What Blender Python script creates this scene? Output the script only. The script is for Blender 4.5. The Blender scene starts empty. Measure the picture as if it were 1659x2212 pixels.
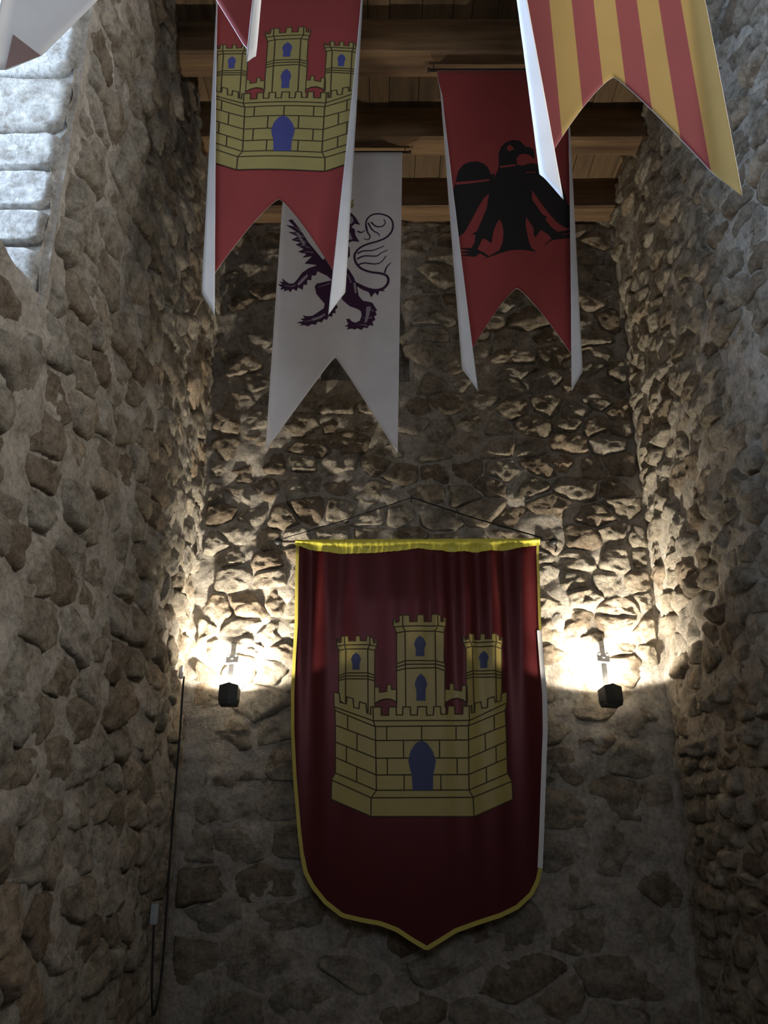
import bpy, bmesh, math, random
import numpy as np
from mathutils import Vector, Matrix
from mathutils.geometry import tessellate_polygon

# ------------------------------------------------------------------ camera
SC = bpy.context.scene
COL = SC.collection
EYE = 1.6                      # eye height above the floor; heights below are given from eye level
TH = math.radians(20.0)        # upward pitch
FPX = 1789.0                   # focal length for a 1659 x 2212 frame
cam_d = bpy.data.cameras.new('camera')
cam_d.sensor_fit = 'HORIZONTAL'
cam_d.sensor_width = 36.0
cam_d.lens = FPX / 1659.0 * 36.0
cam_d.clip_start = 0.02
cam = bpy.data.objects.new('camera', cam_d)
COL.objects.link(cam)
cam.location = (0, 0, EYE)
cam.rotation_euler = (math.radians(90) + TH, 0, 0)
SC.camera = cam

# ------------------------------------------------------------------ world, daylight, exposure
w = bpy.data.worlds.new('world')
SC.world = w
w.use_nodes = True
bg = w.node_tree.nodes['Background']
bg.inputs['Color'].default_value = (0.62, 0.78, 1.0, 1)
bg.inputs['Strength'].default_value = 0.15


def area_light(name, loc, direction, sx, sy, power, color, spread=180):
    l = bpy.data.lights.new(name, 'AREA')
    l.shape = 'RECTANGLE'
    l.size, l.size_y = sx, sy
    l.energy = power
    l.color = color
    l.spread = math.radians(spread)
    o = bpy.data.objects.new(name, l)
    COL.objects.link(o)
    o.location = (loc[0], loc[1], loc[2] + EYE)
    o.rotation_euler = Vector(direction).to_track_quat('-Z', 'Y').to_euler()
    return o


# daylight entering by the window in the left wall; added fill from unseen opposite and rear openings
area_light('window_daylight', (-1.9, 1.60, 2.2), (1, 0.0, 0.25), 0.44, 1.5, 90, (0.56, 0.73, 1.0))
area_light('opposite_window_fill', (2.3, 1.0, 2.2), (-1, 0.25, 0.40), 0.9, 1.3, 52, (1.0, 0.96, 0.90))  # added warm fill from an unseen opening, brightens the left wall
area_light('rear_fill', (0.2, -3.15, 2.0), (0, 1, 0.25), 1.4, 1.2, 24, (0.86, 0.91, 1.0))  # added behind the camera to light the banner fronts

SC.view_settings.view_transform = 'Standard'
SC.view_settings.look = 'None'
SC.view_settings.gamma = 1.0
SC.view_settings.exposure = 0.3
SC.view_settings.use_curve_mapping = False

# ------------------------------------------------------------------ helpers
rnd = random.Random(7)


def U(px, py, Y):
    """point seen at photo pixel (px,py) on the upright plane at distance Y -> (X, Z from eye level)"""
    dy = 1106.0 - py
    s = Y / (FPX * math.cos(TH) - dy * math.sin(TH))
    return ((px - 829.5) * s, (FPX * math.sin(TH) + dy * math.cos(TH)) * s)


def tag(o, label=None, cat=None, group=None, kind=None):
    if label: o['label'] = label
    if cat: o['category'] = cat
    if group: o['group'] = group
    if kind: o['kind'] = kind
    return o


def empty(name, loc):
    o = bpy.data.objects.new(name, None)
    o.empty_display_size = 0.05
    COL.objects.link(o)
    o.location = (loc[0], loc[1], loc[2] + EYE)
    return o


def mesh_obj(name, verts, faces, mats, parent=None, smooth=False, origin=None, fmat=None):
    """verts in world coords (Z from eye level); the object's origin goes to `origin`"""
    v = np.asarray(verts, dtype=np.float64).copy()
    v[:, 2] += EYE
    if origin is None:
        origin = (v.min(0) + v.max(0)) / 2
    else:
        origin = np.array([origin[0], origin[1], origin[2] + EYE])
    me = bpy.data.meshes.new(name)
    me.from_pydata((v - origin).tolist(), [], [tuple(int(i) for i in f) for f in faces])
    for m in (mats if isinstance(mats, (list, tuple)) else [mats]):
        me.materials.append(m)
    if fmat is not None:
        me.polygons.foreach_set('material_index', np.asarray(fmat, dtype=np.int32))
    if smooth:
        me.polygons.foreach_set('use_smooth', np.ones(len(me.polygons), dtype=bool))
    me.update()
    o = bpy.data.objects.new(name, me)
    COL.objects.link(o)
    if parent is not None:
        o.parent = parent
        p = parent
        off = Vector((0, 0, 0))
        while p is not None:
            off += p.location
            p = p.parent
        o.location = Vector(origin) - off
    else:
        o.location = origin
    return o


def box_vf(c, size, rot=None):
    x, y, z = size[0] / 2, size[1] / 2, size[2] / 2
    v = [(-x, -y, -z), (x, -y, -z), (x, y, -z), (-x, y, -z), (-x, -y, z), (x, -y, z), (x, y, z), (-x, y, z)]
    if rot is not None:
        v = [tuple(rot @ Vector(p)) for p in v]
    v = [(p[0] + c[0], p[1] + c[1], p[2] + c[2]) for p in v]
    f = [(0, 3, 2, 1), (4, 5, 6, 7), (0, 1, 5, 4), (1, 2, 6, 5), (2, 3, 7, 6), (3, 0, 4, 7)]
    return v, f


def join(*vfs):
    V, F = [], []
    for v, f in vfs:
        n = len(V)
        V += list(v)
        F += [tuple(i + n for i in q) for q in f]
    return V, F


def bevel(o, width, seg=2):
    m = o.modifiers.new('bevel', 'BEVEL')
    m.width = width
    m.segments = seg
    m.limit_method = 'ANGLE'
    return o


def tube_vf(pts, r, n=8, caps=True):
    pts = [Vector(p) for p in pts]
    rs = r if isinstance(r, (list, tuple)) else [r] * len(pts)
    V, F = [], []
    prev = None
    for i, p in enumerate(pts):
        a = pts[max(i - 1, 0)]
        b = pts[min(i + 1, len(pts) - 1)]
        t = (b - a).normalized()
        if prev is None:
            ref = Vector((0, 0, 1)) if abs(t.z) < 0.9 else Vector((1, 0, 0))
            x = t.cross(ref).normalized()
        else:
            x = (prev - t * prev.dot(t)).normalized()
        prev = x
        y = t.cross(x)
        for k in range(n):
            a_ = 2 * math.pi * k / n
            V.append(tuple(p + (x * math.cos(a_) + y * math.sin(a_)) * rs[i]))
    for i in range(len(pts) - 1):
        for k in range(n):
            a, b = i * n + k, i * n + (k + 1) % n
            F.append((a, b, b + n, a + n))
    if caps:
        F.append(tuple(range(n - 1, -1, -1)))
        F.append(tuple((len(pts) - 1) * n + k for k in range(n)))
    return V, F


def smooth_path(pts, k=6):
    P = [Vector(p) for p in pts]
    out = []
    for i in range(len(P) - 1):
        p0, p1, p2, p3 = P[max(i - 1, 0)], P[i], P[i + 1], P[min(i + 2, len(P) - 1)]
        for j in range(k):
            t = j / k
            out.append(0.5 * ((2 * p1) + (p2 - p0) * t + (2 * p0 - 5 * p1 + 4 * p2 - p3) * t * t + (3 * p1 - p0 - 3 * p2 + p3) * t ** 3))
    out.append(P[-1])
    return out


def vnoise(x, y, seed=0):
    x = np.asarray(x, dtype=np.float64)
    y = np.asarray(y, dtype=np.float64)
    ix, iy = np.floor(x).astype(np.int64), np.floor(y).astype(np.int64)
    fx, fy = x - ix, y - iy
    fx = fx * fx * (3 - 2 * fx)
    fy = fy * fy * (3 - 2 * fy)

    def h(a, b):
        q = (a * 374761393 + b * 668265263 + seed * 982451653) & 0xffffffff
        q = ((q ^ (q >> 13)) * 1274126177) & 0xffffffff
        q = q ^ (q >> 16)
        return (q & 0xffff) / 65535.0
    return (h(ix, iy) * (1 - fx) + h(ix + 1, iy) * fx) * (1 - fy) + (h(ix, iy + 1) * (1 - fx) + h(ix + 1, iy + 1) * fx) * fy


def fbm(x, y, seed=0, oct=3):
    t, a, n = 0, 0.5, 0
    for k in range(oct):
        t = t + a * (vnoise(x * 2 ** k, y * 2 ** k, seed + k * 17) - 0.5)
        a *= 0.5
    return t            # about -0.45 .. 0.45


# ------------------------------------------------------------------ materials
def nmat(name):
    m = bpy.data.materials.new(name)
    m.use_nodes = True
    nt = m.node_tree
    b = nt.nodes['Principled BSDF']
    return m, nt, b


def ramp(nt, fac, stops):
    r = nt.nodes.new('ShaderNodeValToRGB')
    el = r.color_ramp.elements
    while len(el) < len(stops):
        el.new(0.5)
    for e, (p, c) in zip(el, stops):
        e.position = p
        e.color = (*c, 1)
    nt.links.new(fac, r.inputs['Fac'])
    return r.outputs['Color']


def noise(nt, vec, scale, detail=4, rough=0.6):
    n = nt.nodes.new('ShaderNodeTexNoise')
    n.inputs['Scale'].default_value = scale
    n.inputs['Detail'].default_value = detail
    n.inputs['Roughness'].default_value = rough
    if vec is not None:
        nt.links.new(vec, n.inputs['Vector'])
    return n.outputs['Fac']


def mix(nt, fac, a, b, mode='MIX'):
    m = nt.nodes.new('ShaderNodeMix')
    m.data_type = 'RGBA'
    m.blend_type = mode
    for s, v in ((m.inputs[0], fac), (m.inputs[6], a), (m.inputs[7], b)):
        if isinstance(v, (int, float)):
            s.default_value = v
        elif isinstance(v, tuple):
            s.default_value = (*v, 1)
        else:
            nt.links.new(v, s)
    return m.outputs[2]


def bump(nt, b, height, strength, dist, prev=None):
    n = nt.nodes.new('ShaderNodeBump')
    n.inputs['Strength'].default_value = strength
    n.inputs['Distance'].default_value = dist
    nt.links.new(height, n.inputs['Height'])
    if prev is not None:
        nt.links.new(prev, n.inputs['Normal'])
    nt.links.new(n.outputs['Normal'], b.inputs['Normal'])
    return n.outputs['Normal']


def stone_material(name, palette, per_object=True, pit=1.0, blotch=1.0):
    m, nt, b = nmat(name)
    geo = nt.nodes.new('ShaderNodeNewGeometry')
    pos = geo.outputs['Position']
    big = noise(nt, pos, 7.0, 5, 0.65)
    fine = noise(nt, pos, 55.0, 6, 0.7)
    if per_object:
        oi = nt.nodes.new('ShaderNodeObjectInfo')
        add = nt.nodes.new('ShaderNodeMath')
        add.operation = 'MULTIPLY_ADD'
        nt.links.new(big, add.inputs[0])
        add.inputs[1].default_value = 0.5
        sub = nt.nodes.new('ShaderNodeMath')
        sub.operation = 'MULTIPLY_ADD'
        nt.links.new(oi.outputs['Random'], sub.inputs[0])
        sub.inputs[1].default_value = 0.9
        sub.inputs[2].default_value = -0.2
        nt.links.new(sub.outputs[0], add.inputs[2])
        fac = add.outputs[0]
    else:
        fac = big
    n = len(palette)
    base = ramp(nt, fac, [(i / (n - 1), c) for i, c in enumerate(palette)])
    mott = ramp(nt, fine, [(0.3, (0.62, 0.60, 0.58)), (0.55, (1, 1, 1)), (0.75, (1.18, 1.15, 1.1))])
    col = mix(nt, 1.0, base, mott, 'MULTIPLY')
    blot = ramp(nt, noise(nt, pos, 15.0, 5, 0.7), [(0.36, (0.58, 0.54, 0.49)), (0.52, (1, 1, 1)), (0.68, (1.28, 1.25, 1.2))])
    col = mix(nt, blotch, col, blot, 'MULTIPLY')
    nt.links.new(col, b.inputs['Base Color'])
    b.inputs['Roughness'].default_value = 0.92
    b.inputs['Specular IOR Level'].default_value = 0.2
    vor = nt.nodes.new('ShaderNodeTexVoronoi')
    vor.inputs['Scale'].default_value = 45.0
    nt.links.new(pos, vor.inputs['Vector'])
    p1 = bump(nt, b, vor.outputs['Distance'], 0.35 * pit, 0.008)
    p2 = bump(nt, b, noise(nt, pos, 24.0, 8, 0.78), 1.0 * pit, 0.036, p1)
    return m


M = {}
M['stone'] = stone_material('rubble_stone', [(0.33, 0.26, 0.19), (0.43, 0.36, 0.275), (0.49, 0.43, 0.34), (0.53, 0.485, 0.41), (0.62, 0.565, 0.47), (0.56, 0.43, 0.30)])
M['stone_mass'] = stone_material('rubble_stone_small', [(0.33, 0.26, 0.19), (0.46, 0.40, 0.31), (0.54, 0.49, 0.40), (0.60, 0.51, 0.38)], False)
M['mortar'] = stone_material('lime_mortar', [(0.30, 0.245, 0.185), (0.41, 0.36, 0.295), (0.50, 0.46, 0.40), (0.56, 0.525, 0.47), (0.47, 0.425, 0.36)], False, 0.7, 0.6)
M['ashlar'] = stone_material('pale_ashlar', [(0.52, 0.49, 0.43), (0.60, 0.58, 0.53), (0.66, 0.64, 0.60)], True, 0.9)
M['plaster'] = stone_material('dark_plaster', [(0.24, 0.235, 0.22), (0.30, 0.295, 0.28)], False, 0.2)


def wood_material(name, dark, light, axis):
    m, nt, b = nmat(name)
    tc = nt.nodes.new('ShaderNodeTexCoord')
    oi = nt.nodes.new('ShaderNodeObjectInfo')
    mp = nt.nodes.new('ShaderNodeMapping')
    mp.inputs['Scale'].default_value = (1.2, 14, 14) if axis == 'X' else (14, 1.2, 14)
    nt.links.new(tc.outputs['Object'], mp.inputs['Vector'])
    cb = nt.nodes.new('ShaderNodeVectorMath')
    cb.operation = 'MULTIPLY_ADD'
    nt.links.new(oi.outputs['Random'], cb.inputs[0])
    cb.inputs[1].default_value = (31, 17, 23)
    nt.links.new(mp.outputs['Vector'], cb.inputs[2])
    g = noise(nt, cb.outputs[0], 1.6, 8, 0.7)
    k = noise(nt, cb.outputs[0], 0.5, 2, 0.5)
    base = ramp(nt, g, [(0.3, dark), (0.6, light), (0.8, tuple(c * 1.25 for c in light))])
    knots = ramp(nt, k, [(0.28, (0.35, 0.28, 0.22)), (0.42, (1, 1, 1))])
    c1 = mix(nt, 1.0, base, knots, 'MULTIPLY')
    tone = ramp(nt, oi.outputs['Random'], [(0.0, (0.72, 0.68, 0.62)), (1.0, (1.15, 1.1, 1.0))])
    nt.links.new(mix(nt, 1.0, c1, tone, 'MULTIPLY'), b.inputs['Base Color'])
    b.inputs['Roughness'].default_value = 0.75
    bump(nt, b, g, 0.35, 0.006)
    return m


M['beam'] = wood_material('beam_wood', (0.11, 0.065, 0.034), (0.25, 0.157, 0.082), 'X')
M['plank'] = wood_material('plank_wood', (0.085, 0.056, 0.03), (0.19, 0.126, 0.068), 'Y')


def cloth_material(name, color, rough=0.85, sheen=0.1, weave=900, trans=0.0):
    m, nt, b = nmat(name)
    tc = nt.nodes.new('ShaderNodeTexCoord')
    n = noise(nt, tc.outputs['Object'], 6.0, 3, 0.5)
    c = ramp(nt, n, [(0.3, tuple(x * 0.93 for x in color)), (0.7, tuple(min(1, x * 1.05) for x in color))])
    nt.links.new(c, b.inputs['Base Color'])
    b.inputs['Roughness'].default_value = rough
    b.inputs['Specular IOR Level'].default_value = 0.5
    b.inputs['Sheen Weight'].default_value = sheen
    wv = noise(nt, tc.outputs['Object'], weave, 1, 0.5)
    bump(nt, b, wv, 0.08, 0.001)
    return m


def flat_mat(name, color, rough=0.6, metal=0.0, spec=0.4):
    m, nt, b = nmat(name)
    tc = nt.nodes.new('ShaderNodeTexCoord')
    n = noise(nt, tc.outputs['Object'], 40.0, 3, 0.5)
    c = ramp(nt, n, [(0.3, tuple(x * 0.88 for x in color)), (0.7, tuple(min(1, x * 1.06) for x in color))])
    nt.links.new(c, b.inputs['Base Color'])
    b.inputs['Roughness'].default_value = rough
    b.inputs['Metallic'].default_value = metal
    b.inputs['Specular IOR Level'].default_value = spec
    return m


M['white'] = cloth_material('white_cloth', (0.74, 0.74, 0.76))
M['lion_white'] = cloth_material('pale_grey_cloth', (0.80, 0.78, 0.80))
M['red'] = cloth_material('red_cloth', (0.31, 0.042, 0.041))
M['stripe_red'] = cloth_material('stripe_red_cloth', (0.18, 0.027, 0.029))
M['stripe_yellow'] = cloth_material('stripe_yellow_cloth', (0.30, 0.195, 0.052))
M['print_gold'] = cloth_material('printed_gold', (0.37, 0.31, 0.105))
M['print_blue'] = cloth_material('printed_blue', (0.06, 0.07, 0.26))
M['print_dark'] = cloth_material('printed_dark_outline', (0.055, 0.04, 0.012))
M['print_black'] = cloth_material('printed_black', (0.010, 0.008, 0.008))
M['print_purple'] = cloth_material('printed_purple', (0.055, 0.016, 0.060))
M['print_grey'] = cloth_material('printed_lilac_grey', (0.40, 0.37, 0.42))
M['brown'] = cloth_material('brown_cloth', (0.26, 0.17, 0.16))
M['satin'] = cloth_material('crimson_satin', (0.062, 0.009, 0.011), 0.34, 0.0, 700)
M['satin'].node_tree.nodes['Principled BSDF'].inputs['Specular IOR Level'].default_value = 0.42
M['satin'].node_tree.nodes['Principled BSDF'].inputs['Specular Tint'].default_value = (1.0, 0.42, 0.44, 1)
M['satin_yellow'] = cloth_material('yellow_satin', (0.76, 0.69, 0.08), 0.45, 0.2, 700)
M['satin_gold'] = cloth_material('gold_satin', (0.35, 0.275, 0.065), 0.42, 0.2, 700)
M['satin_blue'] = cloth_material('blue_satin', (0.018, 0.024, 0.11), 0.5, 0.1, 700)
M['border_yellow'] = cloth_material('border_yellow', (0.50, 0.42, 0.07), 0.5, 0.1, 700)
M['black_metal'] = flat_mat('black_painted_metal', (0.022, 0.024, 0.024), 0.5)
M['grey_metal'] = flat_mat('grey_painted_steel', (0.85, 0.86, 0.86), 0.5)
M['dark_rod'] = flat_mat('dark_wood_rod', (0.022, 0.016, 0.012), 0.6)
M['cord'] = flat_mat('dark_cord', (0.02, 0.018, 0.015), 0.8)
M['cable'] = flat_mat('black_rubber', (0.012, 0.012, 0.012), 0.7)
M['plastic_white'] = flat_mat('white_plastic', (0.75, 0.74, 0.70), 0.5)
M['plastic_grey'] = flat_mat('grey_plastic', (0.30, 0.33, 0.34), 0.5)
M['floor'] = stone_material('floor_stone', [(0.18, 0.15, 0.12), (0.25, 0.22, 0.18)], False, 0.5)

# ------------------------------------------------------------------ room shell
YB = 4.0            # back wall
XL, XR = -0.945, 1.357
ZF, ZB, ZC = -EYE, 3.25, 3.45   # floor, underside of beams, ceiling boards
YN = -3.2           # wall behind the camera
WY0, WY1, WZ0, WZ1 = 0.62, 1.88, 1.295, 3.12   # window opening in the left wall


def bulge(u, v, seed):
    return 0.05 * fbm(u * 1.5, v * 1.5, seed, 2)


def wall_grid(name, umin, umax, vmin, vmax, to3d, seed, step, mat, hole=None, amp=1.0, lift=0.0):
    nu, nv = int((umax - umin) / step) + 1, int((vmax - vmin) / step) + 1
    us, vs = np.linspace(umin, umax, nu), np.linspace(vmin, vmax, nv)
    Ug, Vg = np.meshgrid(us, vs)
    h = lift + bulge(Ug, Vg, seed) + amp * (0.050 * fbm(Ug * 7, Vg * 9, seed + 3, 3) + 0.034 * fbm(Ug * 20, Vg * 24, seed + 5, 3))
    pts = to3d(Ug.ravel(), Vg.ravel(), h.ravel())
    F = []
    for j in range(nv - 1):
        for i in range(nu - 1):
            if hole is not None and hole((us[i] + us[i + 1]) / 2, (vs[j] + vs[j + 1]) / 2):
                continue
            a = j * nu + i
            F.append((a, a + 1, a + nu + 1, a + nu))
    o = mesh_obj(name, pts, F, mat, smooth=True)
    return o


def map_back(u, v, h): return np.stack([u, YB - h, v], 1)
def map_left(u, v, h): return np.stack([XL + h, u, v], 1)
def map_right(u, v, h): return np.stack([XR - h, u, v], 1)
def map_jamb(u, v, h): return np.stack([u, WY1 - h, v], 1)


# niche (old slit) high in the back wall, behind the white banner
NZ0, NZ1 = 2.22, 3.12


def niche_x(z):
    t = (z - NZ0) / (NZ1 - NZ0)
    return (-0.34 + 0.05 * t, 0.150 - 0.070 * min(1, t * 1.3))


def in_niche(x, z, m=0.0):
    if not (NZ0 - m < z < NZ1 + m):
        return False
    a, b = niche_x(z)
    return a - m < x < b + m


def in_window(y, z): return WY0 < y < WY1 and WZ0 < z < WZ1


wall_back = wall_grid('wall_back', XL - 0.06, XR + 0.06, ZF, 3.7, map_back, 11, 0.022, M['mortar'], lambda x, z: in_niche(x, z))
tag(wall_back, 'rubble stone end wall behind the crimson shield banner', kind='structure')
wall_left = wall_grid('wall_left', YN, YB + 0.03, ZF, 3.7, map_left, 23, 0.025, M['mortar'], in_window)
tag(wall_left, 'rubble stone side wall with the daylit window opening', kind='structure')
wall_right = wall_grid('wall_right', YN, YB + 0.03, ZF, 3.7, map_right, 37, 0.03, M['mortar'], lambda y, z: 0.45 < y < 1.60 and WZ0 < z < 2.9, lift=0.009)
tag(wall_right, 'rubble stone side wall beside the yellow and red striped banner', kind='structure')

# lining of the niche
v, f = [], []
zs = np.linspace(NZ0, NZ1, 10)
for z in zs:
    a, b = niche_x(z)
    v += [(a - 0.03, YB + 0.012, z), (a + 0.03, YB + 0.11, z), (b - 0.03, YB + 0.11, z), (b + 0.03, YB + 0.012, z)]
for k in range(9):
    for j in range(3):
        f.append((4 * k + j, 4 * k + j + 1, 4 * k + 5 + j, 4 * k + 4 + j))
f += [(0, 3, 2, 1), (36, 37, 38, 39)]
nl = mesh_obj('niche_lining', v, f, M['plaster'], wall_back)
nl['label'] = 'dark smooth lining of the slit niche'


# ------------------------------------------------------------------ stones
def clip(poly, a, b, c):
    out = []
    n = len(poly)
    for i in range(n):
        p, q = poly[i], poly[(i + 1) % n]
        dp, dq = a * p[0] + b * p[1] - c, a * q[0] + b * q[1] - c
        if dp <= 0: out.append(p)
        if dp * dq < 0:
            t = dp / (dp - dq)
            out.append((p[0] + (q[0] - p[0]) * t, p[1] + (q[1] - p[1]) * t))
    return out


def cells(u0, u1, v0, v1, size, r, skip=None, asp=1.6, jit=0.34):
    """irregular coursed rubble: jittered rows of seeds, stretched Voronoi cells"""
    seeds = []
    v = v0
    while v < v1:
        hgt, wid = size((u0 + u1) / 2, v)
        u = u0 - r.random() * wid
        while u < u1 + wid:
            ww = wid * r.uniform(0.65, 1.45)
            seeds.append((u + ww / 2 + r.uniform(-jit, jit) * ww * 0.5, v + hgt / 2 + r.uniform(-jit, jit) * hgt))
            u += ww
        v += hgt
    S = np.array(seeds)
    S2 = S * np.array([1.0, asp])
    out = []
    for i in range(len(S)):
        if not (u0 - 0.02 < S[i, 0] < u1 + 0.02 and v0 - 0.02 < S[i, 1] < v1 + 0.02):
            continue
        if skip and skip(S[i, 0], S[i, 1]):
            continue
        d = ((S2 - S2[i]) ** 2).sum(1)
        nb = np.argsort(d)[1:22]
        poly = [(u0, v0 * asp), (u1, v0 * asp), (u1, v1 * asp), (u0, v1 * asp)]
        for j in nb:
            n = S2[j] - S2[i]
            c = (S2[j] @ S2[j] - S2[i] @ S2[i]) / 2
            poly = clip(poly, n[0], n[1], c)
            if len(poly) < 3: break
        if len(poly) >= 3:
            out.append([(p[0], p[1] / asp) for p in poly])
    return out


def stone_vf(poly, H, r, seed, shrink, seg=30, rings=(0.2, 0.4, 0.57, 0.71, 0.82, 0.90, 0.96, 1.0), rough=1.0, roundness=0, pw=5.0, tilt=0.42):
    """a lumpy stone bedded in mortar; returns (u, v, h) vertices and faces"""
    P = np.array(poly)
    a2 = 0; cx = cy = 0
    for i in range(len(P)):
        x0, y0 = P[i]; x1, y1 = P[(i + 1) % len(P)]
        k = x0 * y1 - x1 * y0
        a2 += k; cx += (x0 + x1) * k; cy += (y0 + y1) * k
    if abs(a2) < 1e-7: return None
    cx /= 3 * a2; cy /= 3 * a2
    ang = np.linspace(0, 2 * math.pi, seg, endpoint=False)
    asp = (P[:, 0].max() - P[:, 0].min()) / max(1e-4, P[:, 1].max() - P[:, 1].min())
    dx, dy = np.cos(ang) * asp, np.sin(ang)
    ln = np.hypot(dx, dy); dx /= ln; dy /= ln
    rad = np.full(seg, 9.0)
    for i in range(len(P)):
        x0, y0 = P[i] - (cx, cy); x1, y1 = P[(i + 1) % len(P)] - (cx, cy)
        ex, ey = x1 - x0, y1 - y0
        den = dx * ey - dy * ex
        with np.errstate(divide='ignore', invalid='ignore'):
            t = (x0 * ey - y0 * ex) / den
            s = (x0 * dy - y0 * dx) / den
        ok = (t > 0) & (s > -1e-6) & (s < 1 + 1e-6) & np.isfinite(t)
        rad = np.where(ok & (t < rad), t, rad)
    if rad.max() > 8: return None
    for _ in range(roundness):
        rad = np.minimum(rad, 0.25 * np.roll(rad, 1) + 0.5 * rad + 0.25 * np.roll(rad, -1)) * 0.5 + 0.5 * (0.25 * np.roll(rad, 1) + 0.5 * rad + 0.25 * np.roll(rad, -1))
    rad = rad * shrink * (1 + rough * 0.30 * fbm(ang * 1.1 + seed, ang * 0 + seed * 0.37, seed, 2))
    size = math.sqrt(abs(a2) / 2)
    us, vs = [cx], [cy]
    for t in rings:
        us += list(cx + dx * rad * t); vs += list(cy + dy * rad * t)
    us, vs = np.array(us), np.array(vs)
    tt = np.array([0.0] + sum([[t] * seg for t in rings], []))
    # broken faces: the lowest of a few tilted planes, cut off by the sloping sides
    h = np.full(len(us), 9.0)
    wu, wv = us + 0.03 * fbm(us * 11, vs * 11, seed + 2, 2), vs + 0.03 * fbm(us * 11 + 7, vs * 11, seed + 4, 2)
    for k in range(4):
        g = tilt * (0.35 if k == 0 else 1.0)
        h = np.minimum(h, H + (0 if k == 0 else r.uniform(0.0, 0.02)) + r.uniform(-g, g) * (wu - cx) + r.uniform(-g, g) * 1.3 * (wv - cy))
    h = np.minimum(h, -0.022 + (1 - tt) * size * pw * 0.22 + H * 0.5)
    soft = 1 - tt ** 6
    rid = np.abs(fbm(us * 16 + seed, vs * 20, seed + 1, 3))
    hs = h + rough * (0.018 * soft * (0.25 - rid * 2.0) + 0.026 * fbm(us * 30, vs * 38, seed + 9, 3))
    hs = np.where(tt >= 1, np.minimum(hs, -0.025), hs)
    F = []
    for k in range(seg):
        F.append((0, 1 + k, 1 + (k + 1) % seg))
    for q in range(len(rings) - 1):
        b = 1 + q * seg
        for k in range(seg):
            k2 = (k + 1) % seg
            F.append((b + k, b + seg + k, b + seg + k2, b + k2))
    return us, vs, hs, F


def project_area(P3):
    """how large the stone shows in the photograph, in pixels, 0 outside it"""
    c = P3.mean(0)
    d = c[1] * math.cos(TH) + c[2] * math.sin(TH)
    if d < 0.3: return 0
    X = 829.5 + FPX * c[0] / d
    Y = 1106 - FPX * (c[2] * math.cos(TH) - c[1] * math.sin(TH)) / d
    if not (-60 < X < 1720 and -60 < Y < 2270): return 0
    dd = P3[:, 1] * math.cos(TH) + P3[:, 2] * math.sin(TH)
    xs = P3[:, 0] / dd; ys = (P3[:, 2] * math.cos(TH) - P3[:, 1] * math.sin(TH)) / dd
    return (xs.max() - xs.min()) * (ys.max() - ys.min()) * FPX ** 2


def lay_stones(wall, polys, to3d, bseed, seed, hfun, shrink=(0.86, 0.98), limit=296, flip=False, **kw):
    r = random.Random(seed)
    made = []
    for i, p in enumerate(polys):
        uc = sum(q[0] for q in p) / len(p); vc = sum(q[1] for q in p) / len(p)
        s = stone_vf(p, hfun(uc, vc, r), r, seed * 1000 + i, r.uniform(*shrink), **kw)
        if s is None: continue
        us, vs, hs, F = s
        P3 = to3d(us, vs, hs + bulge(us, vs, bseed))
        if flip: F = [tuple(reversed(q)) for q in F]
        made.append((project_area(P3), P3, F))
    made.sort(key=lambda t: -t[0])
    rest = []
    for k, (a, P3, F) in enumerate(made):
        if a > 0 and k < limit:
            mesh_obj('stone', P3, F, M['stone'] if wall.name != 'jamb' else M['ashlar'], wall, smooth=True)
        else:
            rest.append((P3.tolist(), F))
    if rest:
        V, F = join(*rest)
        o = mesh_obj('small_stones', V, F, M['stone_mass'], wall, smooth=True)
        o['kind'] = 'stuff'


def size_back(u, v):
    if v < 0.5: return rnd.uniform(0.14, 0.22), 0.30
    if v > 2.2: return rnd.uniform(0.085, 0.13), 0.24
    return rnd.uniform(0.09, 0.15), 0.175


def size_side(u, v):
    return rnd.uniform(0.085, 0.16), 0.21


lay_stones(wall_back, cells(XL + 0.03, XR - 0.03, -1.05, 3.42, size_back, random.Random(3), lambda x, z: in_niche(x, z, 0.03)), map_back, 11, 5,
           lambda u, v, r: (r.uniform(0.008, 0.030) if v < 0.95 else r.uniform(0.006, 0.036)), (0.92, 1.06), flip=False)
lay_stones(wall_left, cells(WY1 + 0.10, YB - 0.05, -1.05, 3.42, size_side, random.Random(4)) +
           cells(1.15, WY1 + 0.10, -1.0, WZ0 - 0.05, size_side, random.Random(14)), map_left, 23, 6,
           lambda u, v, r: r.uniform(0.008, 0.038), (0.92, 1.06), flip=False)
lay_stones(wall_right, cells(1.7, YB - 0.05, -1.05, 3.42, lambda u, v: (rnd.uniform(0.065, 0.12), 0.19), random.Random(8), asp=1.9), map_right, 37, 7,
           lambda u, v, r: r.uniform(0.010, 0.052), (0.92, 1.06), flip=True)

# window in the left wall: pale ashlar jamb, sill, lintel and the near jamb
win = empty('window_1', (XL - 0.4, (WY0 + WY1) / 2, WZ0))
tag(win, 'deep daylit window opening with pale dressed stone jamb', kind='structure')
XO = -1.95
us, zs = np.linspace(XO, XL + 0.034, 22), np.linspace(WZ0 - 0.02, WZ1 + 0.02, 46)
Ug, Zg = np.meshgrid(us, zs)
pts = map_jamb(Ug.ravel(), Zg.ravel(), (-0.012 + 0.02 * fbm(Ug * 9, Zg * 9, 71, 3)).ravel())
F = [(j * 22 + i, j * 22 + i + 1, (j + 1) * 22 + i + 1, (j + 1) * 22 + i) for j in range(45) for i in range(21)]
jamb = mesh_obj('jamb', pts, F, M['mortar'], win, smooth=True)
zc = [1.30, 1.46, 1.578, 1.715, 1.849, 2.061, 2.364, 2.60, 2.86, 3.11]
rj = random.Random(12)
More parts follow.
